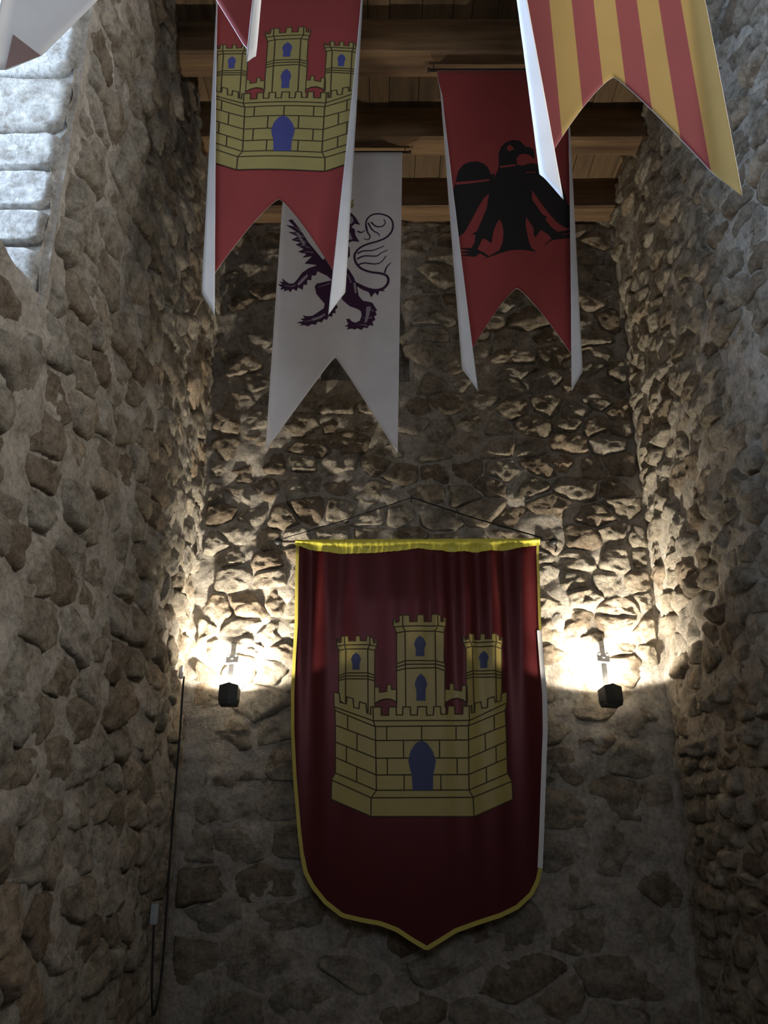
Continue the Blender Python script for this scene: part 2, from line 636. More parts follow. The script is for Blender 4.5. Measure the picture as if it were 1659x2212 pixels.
for k in range(len(zc) - 1):
    cuts = [XL + 0.018, XL - rj.uniform(0.26, 0.46), XL - rj.uniform(0.62, 0.8), XO]
    for j in range(3):
        x1, x0 = cuts[j], cuts[j + 1]
        g = 0.006
        poly = [(x0 + g, zc[k] + g), (x1 - (g if j else 0), zc[k] + g), (x1 - (g if j else 0), zc[k + 1] - g), (x0 + g, zc[k + 1] - g)]
        s = stone_vf(poly, rj.uniform(0.014, 0.022), rj, 900 + k * 5 + j, 1.0, seg=28, rings=(0.35, 0.6, 0.8, 0.92, 0.98, 1.0), rough=0.5, roundness=0, pw=16, tilt=0.07)
        uu, vv, hh, FF = s
        mesh_obj('stone', map_jamb(uu, vv, hh - 0.004), FF, M['ashlar'], jamb, smooth=True)
v, f = box_vf(((XO + XL) / 2, (WY0 + WY1) / 2, WZ0 - 0.06), (XL - XO, WY1 - WY0 + 0.1, 0.10))
mesh_obj('sill', v, f, M['mortar'], win)
v, f = box_vf(((XO + XL) / 2, (WY0 + WY1) / 2, WZ1 + 0.06), (XL - XO, WY1 - WY0 + 0.1, 0.12))
mesh_obj('lintel', v, f, M['mortar'], win)
v, f = box_vf(((XO + XL) / 2, WY0 - 0.06, (WZ0 + WZ1) / 2), (XL - XO, 0.12, WZ1 - WZ0))
mesh_obj('near_jamb', v, f, M['mortar'], win)

win2 = empty('added_window', (XR + 0.4, 1.0, WZ0))  # unseen opening added around the opposite fill light
tag(win2, 'added window opening out of view, facing the first', kind='structure')
for nm, c, d in (('sill', (XR + 0.48, 1.025, WZ0 - 0.05), (0.94, 1.25, 0.10)), ('lintel', (XR + 0.48, 1.025, 2.95), (0.94, 1.25, 0.10)),
                 ('jamb', (XR + 0.48, 0.40, 2.1), (0.94, 0.10, 1.6)), ('jamb', (XR + 0.48, 1.65, 2.1), (0.94, 0.10, 1.6))):
    v, f = box_vf(c, d)
    mesh_obj(nm, v, f, M['mortar'], win2)

# wall at the camera's back with a tall opening added for the rear fill, and the floor
rw = join(box_vf(((XL - 0.5) / 2 - 0.3, YN - 0.1, 1.0), (0.75, 0.2, 5.4)), box_vf((1.30, YN - 0.1, 1.0), (0.7, 0.2, 5.4)),
          box_vf((0.2, YN - 0.1, -0.6), (1.5, 0.2, 2.2)), box_vf((0.2, YN - 0.1, 3.3), (1.5, 0.2, 0.8)))
tag(mesh_obj('wall_rear', rw[0], rw[1], M['mortar']), 'stone wall at the back of the room with an added tall opening', kind='structure')
v, f = box_vf(((XL + XR) / 2, (YN + YB) / 2, ZF - 0.05), (XR - XL + 0.2, YB - YN + 0.2, 0.1))
tag(mesh_obj('floor', v, f, M['floor']), 'worn stone floor', kind='structure')

# ceiling: boards on heavy cross beams
v, f = box_vf(((XL + XR) / 2, (YN + YB) / 2, ZC + 0.075), (XR - XL + 0.2, YB - YN + 0.2, 0.04))
ceil = mesh_obj('ceiling', v, f, M['plank'])
tag(ceil, 'board ceiling on heavy wooden cross beams', kind='structure')
x = XL - 0.05
rp = random.Random(21)
while x < XR + 0.05:
    wd = rp.uniform(0.085, 0.15)
    v, f = box_vf((x + wd / 2, (YN + YB) / 2, ZC + 0.02 + rp.uniform(0, 0.008)), (wd - 0.003, YB - YN, 0.035))
    mesh_obj('plank', v, f, M['plank'], ceil)
    x += wd
for k in range(14):
    yn = 3.843 - 0.511 * k
    wd = 0.135 + rp.uniform(-0.008, 0.012) if k else 0.15
    n = 26
    v, f = [], []
    for i in range(n):
        xx = XL - 0.10 + (XR - XL + 0.20) * i / (n - 1)
        j1, j2, j3, j4 = [0.004 * (rp.random() - 0.5) for _ in range(4)]
        b = 0.012
        v += [(xx, yn + j1, ZB + b), (xx, yn + b + j1, ZB + j2), (xx, yn + wd - b, ZB + j3), (xx, yn + wd + j4, ZB + b), (xx, yn + wd + j4, ZC + 0.004), (xx, yn + j1, ZC + 0.004)]
    for i in range(n - 1):
        for q in range(6):
            a, c = i * 6 + q, i * 6 + (q + 1) % 6
            f.append((a, c, c + 6, a + 6))
    f += [tuple(range(5, -1, -1)), tuple((n - 1) * 6 + q for q in range(6))]
    mesh_obj('beam', v, f, M['beam'], ceil)


# ------------------------------------------------------------------ printed emblems
def poly_print(name, polys, surf, mat, off, parent, cell=0.012):
    """flat polygons in (x, z) laid on a cloth surface"""
    bm = bmesh.new()
    for p in polys:
        vs = [bm.verts.new((q[0], q[1], 0)) for q in p]
        for t in tessellate_polygon([[(q[0], q[1], 0) for q in p]]):
            try:
                bm.faces.new([vs[i] for i in t])
            except ValueError:
                pass
    xs = [v.co.x for v in bm.verts]; ys = [v.co.y for v in bm.verts]
    for ax, lo, hi, st in ((0, min(xs), max(xs), cell), (1, min(ys), max(ys), cell * 6)):
        q = math.floor(lo / st) * st + st
        while q < hi:
            n = (1, 0, 0) if ax == 0 else (0, 1, 0)
            c = (q, 0, 0) if ax == 0 else (0, q, 0)
            bmesh.ops.bisect_plane(bm, geom=bm.verts[:] + bm.edges[:] + bm.faces[:], plane_co=c, plane_no=n, dist=1e-6)
            q += st
    bm.verts.index_update()
    co = np.array([(v.co.x, v.co.y) for v in bm.verts])
    fs = [tuple(v.index for v in f.verts) for f in bm.faces]
    bm.free()
    P = surf(co[:, 0], co[:, 1], off)
    return mesh_obj(name, P, fs, mat, parent, smooth=True)


def stroke(pts, w0, w1=None, closed=False):
    """outline of a tapered line as quads"""
    w1 = w0 if w1 is None else w1
    out = []
    n = len(pts)
    P = pts + ([pts[0]] if closed else [])
    N = len(P)
    L, Rr = [], []
    for i in range(N):
        a = P[max(i - 1, 0)]; b = P[min(i + 1, N - 1)]
        dx, dy = b[0] - a[0], b[1] - a[1]
        d = math.hypot(dx, dy) or 1
        h = (w0 + (w1 - w0) * i / max(1, N - 1)) / 2
        # widen at bends
        if 0 < i < N - 1:
            d1 = (P[i][0] - a[0], P[i][1] - a[1]); d2 = (b[0] - P[i][0], b[1] - P[i][1])
            c = (d1[0] * d2[0] + d1[1] * d2[1]) / ((math.hypot(*d1) * math.hypot(*d2)) or 1)
            h /= max(0.6, math.sqrt(max(0.05, (1 + c) / 2)))
        L.append((P[i][0] - dy / d * h, P[i][1] + dx / d * h))
        Rr.append((P[i][0] + dy / d * h, P[i][1] - dx / d * h))
    for i in range(N - 1):
        out.append([L[i], L[i + 1], Rr[i + 1], Rr[i]])
    return out


def curve2(pts, k=5):
    return [(p.x, p.y) for p in smooth_path([(a, b, 0) for a, b in pts], k)]


# the three-towered castle, traced in the units of a 1659 x 1803 drawing
C_BACK = [
    # left tower crown and shaft
    [(190, 384), (172, 345), (172, 290), (182, 292), (184, 322), (205, 322), (207, 278), (232, 272), (262, 275), (264, 312), (318, 312), (318, 275), (352, 272), (354, 310), (403, 310), (405, 273), (430, 275), (455, 295), (458, 330), (470, 330), (472, 298), (485, 300), (482, 350), (468, 384)],
    [(190, 384), (468, 384), (468, 830), (440, 890), (240, 800), (186, 760)],
    # right tower
    [(1172, 370), (1150, 325), (1150, 275), (1163, 280), (1167, 305), (1195, 300), (1197, 258), (1238, 258), (1240, 300), (1285, 300), (1287, 255), (1322, 255), (1324, 297), (1370, 297), (1372, 256), (1405, 257), (1430, 275), (1432, 305), (1448, 305), (1450, 280), (1460, 285), (1458, 330), (1447, 370)],
    [(1172, 370), (1447, 370), (1455, 790), (1240, 880), (1187, 880)],
    # middle tower
    [(637, 250), (612, 195), (612, 140), (626, 145), (630, 172), (655, 165), (657, 118), (680, 112), (735, 114), (737, 165), (795, 165), (797, 112), (848, 110), (850, 163), (905, 163), (908, 108), (950, 107), (978, 120), (980, 165), (1000, 168), (1002, 135), (1018, 138), (1015, 190), (1000, 250)],
    [(637, 250), (1000, 250), (1015, 890), (637, 890), (632, 520)],
    # walls between the towers
    [(468, 670), (500, 670), (502, 710), (560, 706), (563, 652), (595, 652), (597, 690), (637, 692), (637, 790), (600, 768), (560, 762), (515, 772), (468, 797)],
    [(1012, 688), (1045, 690), (1047, 645), (1080, 640), (1083, 690), (1140, 700), (1143, 660), (1180, 660), (1184, 797), (1150, 770), (1105, 757), (1060, 765), (1012, 792)],
]
C_BATT = [(150, 705), (193, 720), (200, 788), (248, 800), (252, 745), (300, 760), (305, 828), (345, 838), (350, 785), (400, 800), (407, 872), (435, 885), (437, 825), (515, 825), (518, 890), (575, 890), (578, 825), (632, 825), (635, 888), (683, 888), (686, 825), (742, 825), (745, 888), (797, 888), (800, 824), (868, 824), (870, 890), (920, 888), (925, 822), (975, 822), (980, 882), (1030, 882), (1035, 818), (1085, 818), (1088, 880), (1148, 880), (1150, 820), (1195, 818), (1215, 812), (1220, 875), (1240, 870), (1243, 795), (1290, 785), (1298, 835), (1340, 828), (1343, 760), (1390, 745), (1400, 790), (1445, 775), (1447, 720), (1492, 706)]
C_BASE = [C_BATT + [(1492, 790), (1478, 850), (1485, 1000), (1495, 1335), (1530, 1400), (1535, 1540), (1237, 1672), (440, 1672), (133, 1540), (135, 1385), (163, 1335), (163, 1000), (160, 850), (152, 820)]]


def keyhole(cx, top, bot, wd):
    h = bot - top
    return [(cx, top), (cx + wd * .34, top + h * .16), (cx + wd * .5, top + h * .40), (cx + wd * .40, top + h * .56), (cx + wd * .36, top + h * .66), (cx + wd * .36, bot),
            (cx - wd * .36, bot), (cx - wd * .36, top + h * .66), (cx - wd * .40, top + h * .56), (cx - wd * .5, top + h * .40), (cx - wd * .34, top + h * .16)]


C_WINDOWS = [keyhole(818, 272, 432, 94), keyhole(825, 565, 778, 98), keyhole(322, 402, 536, 78), keyhole(1312, 388, 522, 76)]
C_DOOR = [(828, 1085), (872, 1105), (915, 1165), (940, 1240), (932, 1300), (920, 1345), (918, 1472), (760, 1472), (752, 1345), (738, 1300), (727, 1240), (745, 1165), (784, 1105)]
C_LINES_BACK = [
    [(172, 350), (232, 342), (425, 342), (482, 353)], [(190, 384), (240, 374), (415, 374), (468, 386)], [(232, 275), (232, 342), (242, 376), (241, 790)], [(430, 276), (428, 342), (413, 376), (416, 870)],
    [(188, 582), (242, 560), (412, 560), (467, 578)], [(186, 602), (242, 582), (412, 585), (468, 600)], [(186, 618), (242, 605), (412, 607), (468, 622)],
    [(612, 207), (685, 198), (955, 196), (1016, 205)], [(637, 252), (702, 238), (935, 236), (1000, 250)], [(683, 114), (685, 198), (702, 238), (709, 890)], [(953, 110), (957, 196), (935, 236), (943, 890)],
    [(635, 490), (708, 466), (940, 466), (1006, 486)], [(632, 518), (708, 495), (940, 493), (1010, 514)], [(632, 546), (708, 527), (940, 520), (1010, 545)],
    [(1150, 332), (1205, 322), (1412, 320), (1458, 335)], [(1170, 370), (1222, 355), (1400, 355), (1449, 370)], [(1198, 260), (1205, 322), (1224, 356), (1238, 880)], [(1408, 260), (1412, 320), (1402, 356), (1410, 800)],
    [(1172, 567), (1228, 543), (1402, 543), (1464, 562)], [(1172, 588), (1228, 568), (1402, 568), (1464, 584)], [(1172, 608), (1228, 592), (1402, 593), (1464, 604)],
    [(468, 797), (515, 772), (560, 762), (600, 768), (637, 790)], [(1012, 792), (1060, 765), (1105, 757), (1150, 770), (1184, 797)],
]
C_LINES_FRONT = [
    C_BATT,
    [(152, 822), (455, 932), (1200, 930), (1492, 792)], [(160, 850), (470, 977), (1194, 971), (1480, 850)],
    [(455, 826), (456, 932), (472, 978), (481, 1470), (440, 1528), (438, 1670)], [(1198, 820), (1200, 930), (1192, 971), (1196, 1468), (1228, 1525), (1235, 1670)],
    [(162, 965), (475, 1085), (1191, 1081), (1484, 968)], [(162, 1095), (478, 1222), (1193, 1220), (1490, 1090)], [(162, 1215), (480, 1352), (1195, 1348), (1493, 1220)],
    [(162, 1335), (480, 1470), (1196, 1468), (1496, 1340)], [(135, 1390), (440, 1528), (1228, 1525), (1530, 1400)],
    [(560, 978), (560, 1084)], [(830, 975), (830, 1083)], [(1097, 972), (1097, 1082)], [(258, 890), (258, 1002)], [(1390, 890), (1393, 1002)],
    [(690, 1084), (690, 1221)], [(968, 1083), (968, 1220)], [(330, 1031), (330, 1162)], [(1322, 1032), (1325, 1163)],
    [(565, 1222), (565, 1351)], [(1105, 1220), (1105, 1349)], [(248, 1130), (248, 1252)], [(1405, 1128), (1408, 1256)],
    [(695, 1351), (695, 1470)], [(978, 1349), (978, 1468)], [(328, 1287), (328, 1405)], [(1330, 1290), (1333, 1410)],
]


def castle(surf, mp, parent, gold, blue, dark, lw):
    """the castle print: gold body with dark lines and blue openings, on any cloth surface"""
    mpp = lambda P: [mp(*q) for q in P]
    em = poly_print('castle_print', [mpp(p) for p in C_BACK], surf, gold, 0.0008, parent)
    L = []
    for l in C_LINES_BACK: L += stroke(mpp(l), lw)
    for p in C_BACK[0:1] + C_BACK[2:3] + C_BACK[4:5] + C_BACK[6:8]: L += stroke(mpp(p), lw * 0.8, closed=False)
    for xa, ya, yb in ((188, 384, 740), (467, 384, 830), (637, 250, 830), (1003, 250, 480), (1010, 480, 830), (1174, 370, 830), (1452, 370, 740)):
        L += stroke(mpp([(xa, ya), (xa, yb)]), lw * 0.8)
    poly_print('outline_print', L, surf, dark, 0.0012, em)
    for k in C_WINDOWS:
        poly_print('window_print', [mpp(k)], surf, blue, 0.0016, em)
    poly_print('wall_print', [mpp(p) for p in C_BASE], surf, gold, 0.0020, em)
    L = []
    for l in C_LINES_FRONT: L += stroke(mpp(l), lw)
    L += stroke(mpp(C_BASE[0][len(C_BATT) - 1:] + [C_BATT[0]]), lw * 0.8)
    poly_print('masonry_line_print', L, surf, dark, 0.0024, em)
    poly_print('door_print', [mpp(C_DOOR)], surf, blue, 0.0028, em)
    return em


# ------------------------------------------------------------------ hanging banners
class Banner:
    """a swallow-tailed cloth hung from a rod under a beam, its side edges curling forward as they fall"""

    def __init__(s, cx, Y, ztop, width, length, notch, curl_l, curl_r, s0=0.085, p=0.55, lean=0.0, wave=0.006, seed=0, a_top=0.55, bow=1.25, prof=None):
        s.bow, s.prof = bow, prof
        s.cx, s.Y, s.zt, s.w, s.L, s.N = cx, Y, ztop, width, length, notch
        s.cl, s.cr, s.s0, s.p, s.lean, s.wave, s.seed, s.at = curl_l, curl_r, s0, p, lean, wave, seed, a_top

    def phi(s, q, d):
        f = np.clip(d / s.L, 0, 1)
        A = np.where(q < 0, math.radians(s.cl), math.radians(s.cr)) * (s.at + (1 - s.at) * f ** 0.6)
        A = A * np.clip(d / (0.10 * s.L), 0, 1)
        c = s.s0 * (0.14 + 0.86 * f)                       # width of the curled margin
        t = np.clip((np.abs(q) - (s.w / 2 - c)) / (c * s.p), 0, 1)
        return A * t

    def at_cloth(s, q, d, off=0.0):
        K = 48
        x = np.zeros_like(q); y = np.zeros_like(q)
        for k in range(K):
            ph = s.phi(q * (k + 0.5) / K, d)
            x += np.cos(ph) * q / K
            y -= np.sin(ph) * np.abs(q) / K
        ph = s.phi(q, d)
        sg = np.sign(q)
        nx, ny = -sg * np.sin(ph), -np.cos(ph)
        wv = s.wave * np.sin(q * 11 + d * 2.2 + s.seed) * np.clip(d / 0.3, 0, 1)
        return np.stack([s.cx + x + s.lean * d + nx * off, s.Y + y + wv + ny * off, s.zt - d + 0 * q], 1)

    def surf(s, x, z, off):
        d = s.zt - np.asarray(z)
        return s.at_cloth(np.asarray(x) - s.cx - s.lean * d, d, off)

    def dmax(s, q):
        if s.prof is not None:
            return np.interp(q, s.prof[0], s.prof[1])
        return s.L - s.N * (1 - (np.abs(q) / (s.w / 2)) ** s.bow)

    def build(s, name, label, mats, group, fmat=None, nq=121, nd=52):
        root = empty(name, (s.cx, s.Y, s.zt))
        tag(root, label, 'banner', group)
        q = np.linspace(-s.w / 2, s.w / 2, nq)
        Q, Vv = np.meshgrid(q, np.linspace(0, 1, nd))
        D = Vv * s.dmax(Q)
        P = s.at_cloth(Q.ravel(), D.ravel())
        F, fm = [], []
        for j in range(nd - 1):
            for i in range(nq - 1):
                a = j * nq + i
                F.append((a, a + nq, a + nq + 1, a + 1))
                fm.append(0 if fmat is None else fmat((q[i] + q[i + 1]) / 2))
        c = mesh_obj('cloth', P, F, mats, root, smooth=True, fmat=fm)
        sm = c.modifiers.new('thickness', 'SOLIDIFY')
        sm.thickness = 0.0022
        sm.offset = -1
        sm.material_offset = len(mats) // 2
        sm.material_offset_rim = len(mats) // 2
        # rod sewn in at the top, hung by short cords from hooks in the beam
        hw = s.w / 2 + 0.035
        zr = s.zt + 0.004
        v, f = join(tube_vf([(s.cx - hw, s.Y + 0.005, zr), (s.cx + hw, s.Y + 0.005, zr)], 0.007, 10))
        rod = mesh_obj('rod', v, f, M['dark_rod'], root, smooth=True)
        for sg in (-1, 1):
            v, f = tube_vf([(s.cx + sg * hw, s.Y + 0.005, zr), (s.cx + sg * (hw + 0.010), s.Y + 0.005, zr)], 0.011, 10)
            mesh_obj('end_cap', v, f, M['dark_rod'], rod)
            v, f = tube_vf([(s.cx + sg * (hw - 0.02), s.Y + 0.005, zr), (s.cx + sg * (hw - 0.02), s.Y + 0.006, ZB + 0.004)], 0.0025, 6)
            mesh_obj('hanging_cord', v, f, M['cord'], root)
        return root


BG = 'swallow-tailed banners hanging from the ceiling beams'
ZT = 3.215
# white lion banner, farthest back
b1 = Banner(-0.205, 3.39, ZT, 0.60, 1.70, 0.49, 75, 15, s0=0.05, p=1.0, lean=-0.020, seed=1, wave=0.004, bow=1.05)
r1 = b1.build('hanging_banner', 'white swallow-tailed banner with a purple rampant lion, farthest back', [M['lion_white'], M['white']], BG)
# black eagle banner
b2 = Banner(0.545, 2.885, ZT, 0.60, 1.68, 0.49, 172, 172, s0=0.084, seed=2)
r2 = b2.build('hanging_banner', 'red swallow-tailed banner with a black eagle and curled white edges', [M['red'], M['white']], BG)
# castle banner
b3 = Banner(-0.370, 2.37, ZT, 0.60, 1.68, 0.50, 174, 172, s0=0.080, seed=3)
r3 = b3.build('hanging_banner', 'red swallow-tailed banner with a golden three-towered castle, hung from the beams', [M['red'], M['white']], BG)
# striped banner
b4 = Banner(0.675, 1.85, ZT, 0.61, 1.66, 0.48, 174, 50, s0=0.080, seed=4)
r4 = b4.build('hanging_banner', 'swallow-tailed banner with vertical red and yellow stripes', [M['stripe_yellow'], M['stripe_red'], M['white'], M['white']], BG,
              fmat=lambda q: int((q + 0.305) / (0.61 / 9)) % 2, nq=127)
# nearest banner: white half and red half
b5 = Banner(-0.555, 1.36, ZT, 0.60, 1.68, 0.50, 30, 168, s0=0.030, seed=5,
            prof=((-0.30, -0.262, -0.195, -0.097, 0.03, 0.172, 0.246, 0.30), (1.705, 1.70, 1.655, 1.49, 1.20, 1.485, 1.63, 1.70)))
r5 = b5.build('hanging_banner', 'half white half red banner nearest the window, only its tails showing', [M['white'], M['red'], M['white'], M['white']], BG,
              fmat=lambda q: 0 if q < 0.0 else 1)
poly_print('brown_corner', [[U(30, 78, 1.36), U(88, 120, 1.36), U(13, 152, 1.36)]], b5.surf, M['brown'], 0.001, r5)

# --- castle print of the red banner
SHY = 3.886


def shield_xy(zx, zy):
    return U(680 + zx / 3.607, 1300 + zy / 3.607, SHY)


_cx0, _cz0 = shield_xy(831, 1672)


def banner_castle(zx, zy):
    x, z = shield_xy(zx, zy)
    return (-0.372 + (x - _cx0) * 0.70, 2.164 + (z - _cz0) * 0.765)


castle(b3.surf, banner_castle, r3, M['print_gold'], M['print_blue'], M['print_dark'], 0.0052)

# --- eagle print, traced in the units of a 1164 x 2212 drawing
E = lambda P: [U(900 + a / 2.91, 120 + b / 2.91, 2.885) for a, b in P]
E_WING_L = [(222, 870), (243, 800), (262, 720), (295, 680), (340, 662), (385, 660), (425, 675), (450, 700), (468, 745), (490, 740), (480, 800), (458, 862), (425, 890), (390, 945), (345, 1030), (300, 1110), (262, 1135), (245, 1080), (230, 960)]
E_HEAD = [(490, 760), (508, 725), (518, 690), (516, 615), (530, 575), (560, 545), (605, 532), (648, 540), (675, 568), (687, 580), (712, 583), (735, 600), (742, 645), (730, 655), (720, 640), (700, 627), (665, 622), (640, 632), (627, 655), (630, 690), (665, 697), (720, 682), (760, 690), (860, 720), (750, 800), (490, 800)]
E_WING_R = [(740, 740), (800, 690), (845, 700), (880, 745), (915, 820), (935, 880), (950, 935), (990, 978), (990, 1035), (975, 1082), (940, 1085), (880, 1050), (820, 985), (770, 920), (725, 852), (730, 800)]
E_BODY = [(470, 770), (740, 740), (750, 800), (725, 852), (722, 910), (790, 1005), (818, 1018), (808, 1040), (850, 1085), (885, 1110), (960, 1095), (990, 1088), (990, 1102), (905, 1130), (990, 1116), (990, 1140), (930, 1150), (862, 1160), (835, 1172), (800, 1205), (812, 1182), (848, 1155), (828, 1130), (780, 1100), (765, 1120), (745, 1150), (735, 1130), (733, 1090), (700, 1040), (688, 1020), (683, 1060), (690, 1110), (705, 1180), (720, 1215), (755, 1240), (690, 1230), (640, 1226), (580, 1231), (520, 1246), (470, 1263), (415, 1280), (480, 1248), (520, 1225), (540, 1180), (546, 1110), (537, 1060), (520, 1030), (500, 1060), (482, 1110), (476, 1145), (470, 1180), (450, 1165), (432, 1150), (415, 1150), (387, 1205), (382, 1216), (430, 1240), (457, 1264), (440, 1267), (400, 1242), (386, 1247), (370, 1262), (268, 1250), (330, 1243), (268, 1227), (335, 1224), (268, 1204), (345, 1205), (365, 1170), (370, 1122), (345, 1118), (380, 1100), (410, 1030), (440, 960), (456, 865), (480, 800)]
em = poly_print('eagle_print', [E(E_BODY)], b2.surf, M['print_black'], 0.0008, r2)
poly_print('wing_print', [E(E_WING_L)], b2.surf, M['print_black'], 0.0011, em)
poly_print('wing_print', [E(E_WING_R)], b2.surf, M['print_black'], 0.0011, em)
poly_print('head_print', [E(E_HEAD)], b2.surf, M['print_black'], 0.0014, em)
poly_print('eye_print', [E([(567, 575), (585, 562), (605, 578), (612, 590), (585, 605), (567, 592)])], b2.surf, M['red'], 0.0018, em)
for p in ([(525, 693), (620, 687), (620, 698), (522, 706)], [(246, 793), (455, 774), (458, 785), (246, 809)], [(680, 740), (745, 738), (745, 744), (690, 746)]):
    poly_print('feather_line_print', [E(p)], b2.surf, M['red'], 0.0018, em)

# --- lion print, traced in the units of a 1517 x 2212 drawing
LN = lambda P: [U(420 + a / 3.16, 300 + b / 3.16, 3.39) for a, b in P]
px3 = 0.0007     # metres per drawing unit, for line widths
L_BODY = [
    # trunk, chest and hind leg on the right
    [(900, 760), (980, 800), (1010, 845), (1060, 900), (1090, 950), (1108, 1000), (1122, 1075), (1150, 1108), (1200, 1118), (1216, 1124), (1232, 1150), (1248, 1175), (1235, 1180), (1245, 1205), (1228, 1215), (1235, 1240), (1215, 1250), (1222, 1280), (1195, 1275), (1180, 1297), (1160, 1290), (1140, 1308), (1110, 1296), (1095, 1306), (1075, 1298), (1040, 1304), (1050, 1286), (1024, 1282), (1050, 1268), (1035, 1230), (1062, 1232), (1072, 1248), (1100, 1258), (1128, 1245), (1142, 1210), (1136, 1180), (1115, 1165), (1060, 1145), (1010, 1100), (985, 1050), (935, 960), (870, 900)],
    # hind leg on the left
    [(985, 950), (930, 965), (880, 975), (835, 985), (820, 1005), (832, 1055), (866, 1098), (890, 1125), (882, 1155), (832, 1188), (805, 1205), (765, 1208), (738, 1200), (752, 1220), (722, 1228), (745, 1240), (695, 1252), (735, 1260), (718, 1275), (750, 1268), (775, 1278), (800, 1262), (828, 1268), (842, 1245), (868, 1252), (885, 1228), (905, 1235), (915, 1210), (940, 1215), (945, 1190), (965, 1190), (962, 1165), (980, 1150), (968, 1128), (930, 1135), (945, 1085), (1005, 1060)],
    # foreleg reaching forward
    [(905, 800), (830, 862), (780, 880), (735, 912), (700, 960), (678, 985), (648, 988), (622, 972), (598, 952), (606, 978), (576, 978), (600, 992), (566, 1002), (598, 1012), (584, 1032), (615, 1025), (610, 1044), (640, 1030), (655, 1046), (672, 1022), (696, 1038), (708, 1012), (738, 1028), (745, 992), (768, 995), (770, 960), (798, 962), (800, 930), (828, 930), (840, 900), (900, 930), (950, 900)],
    # raised foreleg
    [(668, 552), (722, 618), (775, 700), (850, 790), (900, 850), (850, 860), (752, 850), (800, 800), (735, 812), (765, 785), (705, 772), (745, 752), (690, 722), (725, 708), (660, 692), (705, 668), (642, 640), (695, 636), (625, 592), (680, 598), (640, 560)],
    # head and mane
    [(905, 560), (960, 510), (1040, 496), (1075, 506), (1102, 538), (1132, 588), (1095, 578), (1072, 600), (1095, 618), (1098, 655), (1126, 704), (1080, 698), (1040, 712), (1060, 745), (1062, 800), (1050, 812), (1030, 782), (1000, 820), (900, 800), (880, 700), (900, 640)],
    # tail root with its tufts
    [(1085, 975), (1130, 1005), (1180, 1028), (1235, 1036), (1280, 1026), (1302, 1044), (1262, 1042), (1252, 1074), (1232, 1052), (1206, 1086), (1190, 1050), (1150, 1035), (1110, 1010)],
]
L_LIGHT = [
    [(690, 640), (712, 642), (760, 720), (742, 728)], [(700, 990), (735, 950), (770, 920), (775, 935), (740, 975), (712, 1000)],
    [(1175, 1150), (1205, 1148), (1195, 1200), (1178, 1250), (1160, 1265), (1170, 1210)], [(800, 1225), (850, 1210), (890, 1190), (895, 1200), (860, 1225), (810, 1240)],
    [(1045, 530), (1075, 528), (1088, 560), (1070, 580), (1048, 575)], [(1030, 640), (1062, 640), (1080, 685), (1040, 690)], [(1085, 985), (1100, 985), (1108, 1050), (1095, 1060)],
]
el = poly_print('lion_print', [LN(p) for p in L_BODY], b1.surf, M['print_purple'], 0.0008, r1)
for p in L_LIGHT:
    poly_print('highlight_print', [LN(p)], b1.surf, M['print_grey'], 0.0012, el)
for a, b_, c in (((665, 600), (700, 612), (735, 640)), ((668, 645), (705, 650), (748, 672)), ((685, 690), (720, 690), (765, 705)), ((705, 735), (740, 728), (785, 745)), ((730, 790), (765, 770), (810, 775)),
                 ((1165, 1175), (1190, 1165), (1222, 1180)), ((1150, 1225), (1180, 1228), (1215, 1222)), ((1120, 1275), (1150, 1272), (1180, 1280)), ((845, 1010), (880, 1000), (925, 985)), ((1020, 900), (1050, 935), (1070, 985)),
                 ((615, 1000), (650, 1008), (690, 1000)), ((720, 985), (745, 960), (770, 940)), ((745, 1245), (780, 1240), (820, 1228))):
    poly_print('engraved_line_print', stroke(curve2(LN([a, b_, c])), 2 * px3, 7 * px3), b1.surf, M['print_grey'], 0.0016, el)
tl = []
tl += stroke(curve2(LN([(1095, 985), (1170, 1022), (1230, 1036), (1280, 1028), (1312, 1002), (1324, 968), (1312, 938), (1270, 922), (1200, 912), (1140, 888), (1105, 850), (1092, 805), (1104, 772), (1135, 742), (1185, 720), (1250, 703), (1310, 676), (1348, 632), (1354, 580), (1328, 538), (1270, 516), (1215, 520), (1180, 548), (1170, 590), (1178, 630)])), 20 * px3, 11 * px3)
for pts in ([(1172, 590), (1182, 640), (1198, 665), (1188, 690), (1155, 682)], [(1185, 575), (1215, 625), (1255, 650), (1262, 668)], [(1205, 570), (1238, 600), (1280, 602), (1302, 578), (1292, 552)],
            [(1112, 785), (1150, 768), (1210, 766), (1255, 752), (1295, 735)], [(1110, 822), (1160, 802), (1240, 804), (1275, 782), (1318, 762)], [(1118, 862), (1160, 850), (1230, 858), (1275, 845), (1308, 802)], [(1298, 920), (1312, 880), (1340, 850)],
            [(1112, 630), (1140, 640), (1165, 625)]):
    tl += stroke(curve2(LN(pts)), 13 * px3, 6 * px3)
poly_print('tail_print', tl, b1.surf, M['print_purple'], 0.0012, el)
poly_print('crown_print', [LN([(990, 480), (985, 420), (1010, 445), (1030, 410), (1048, 445), (1088, 405), (1080, 440), (1092, 445), (1078, 472)])], b1.surf, M['print_gold'], 0.0012, el)

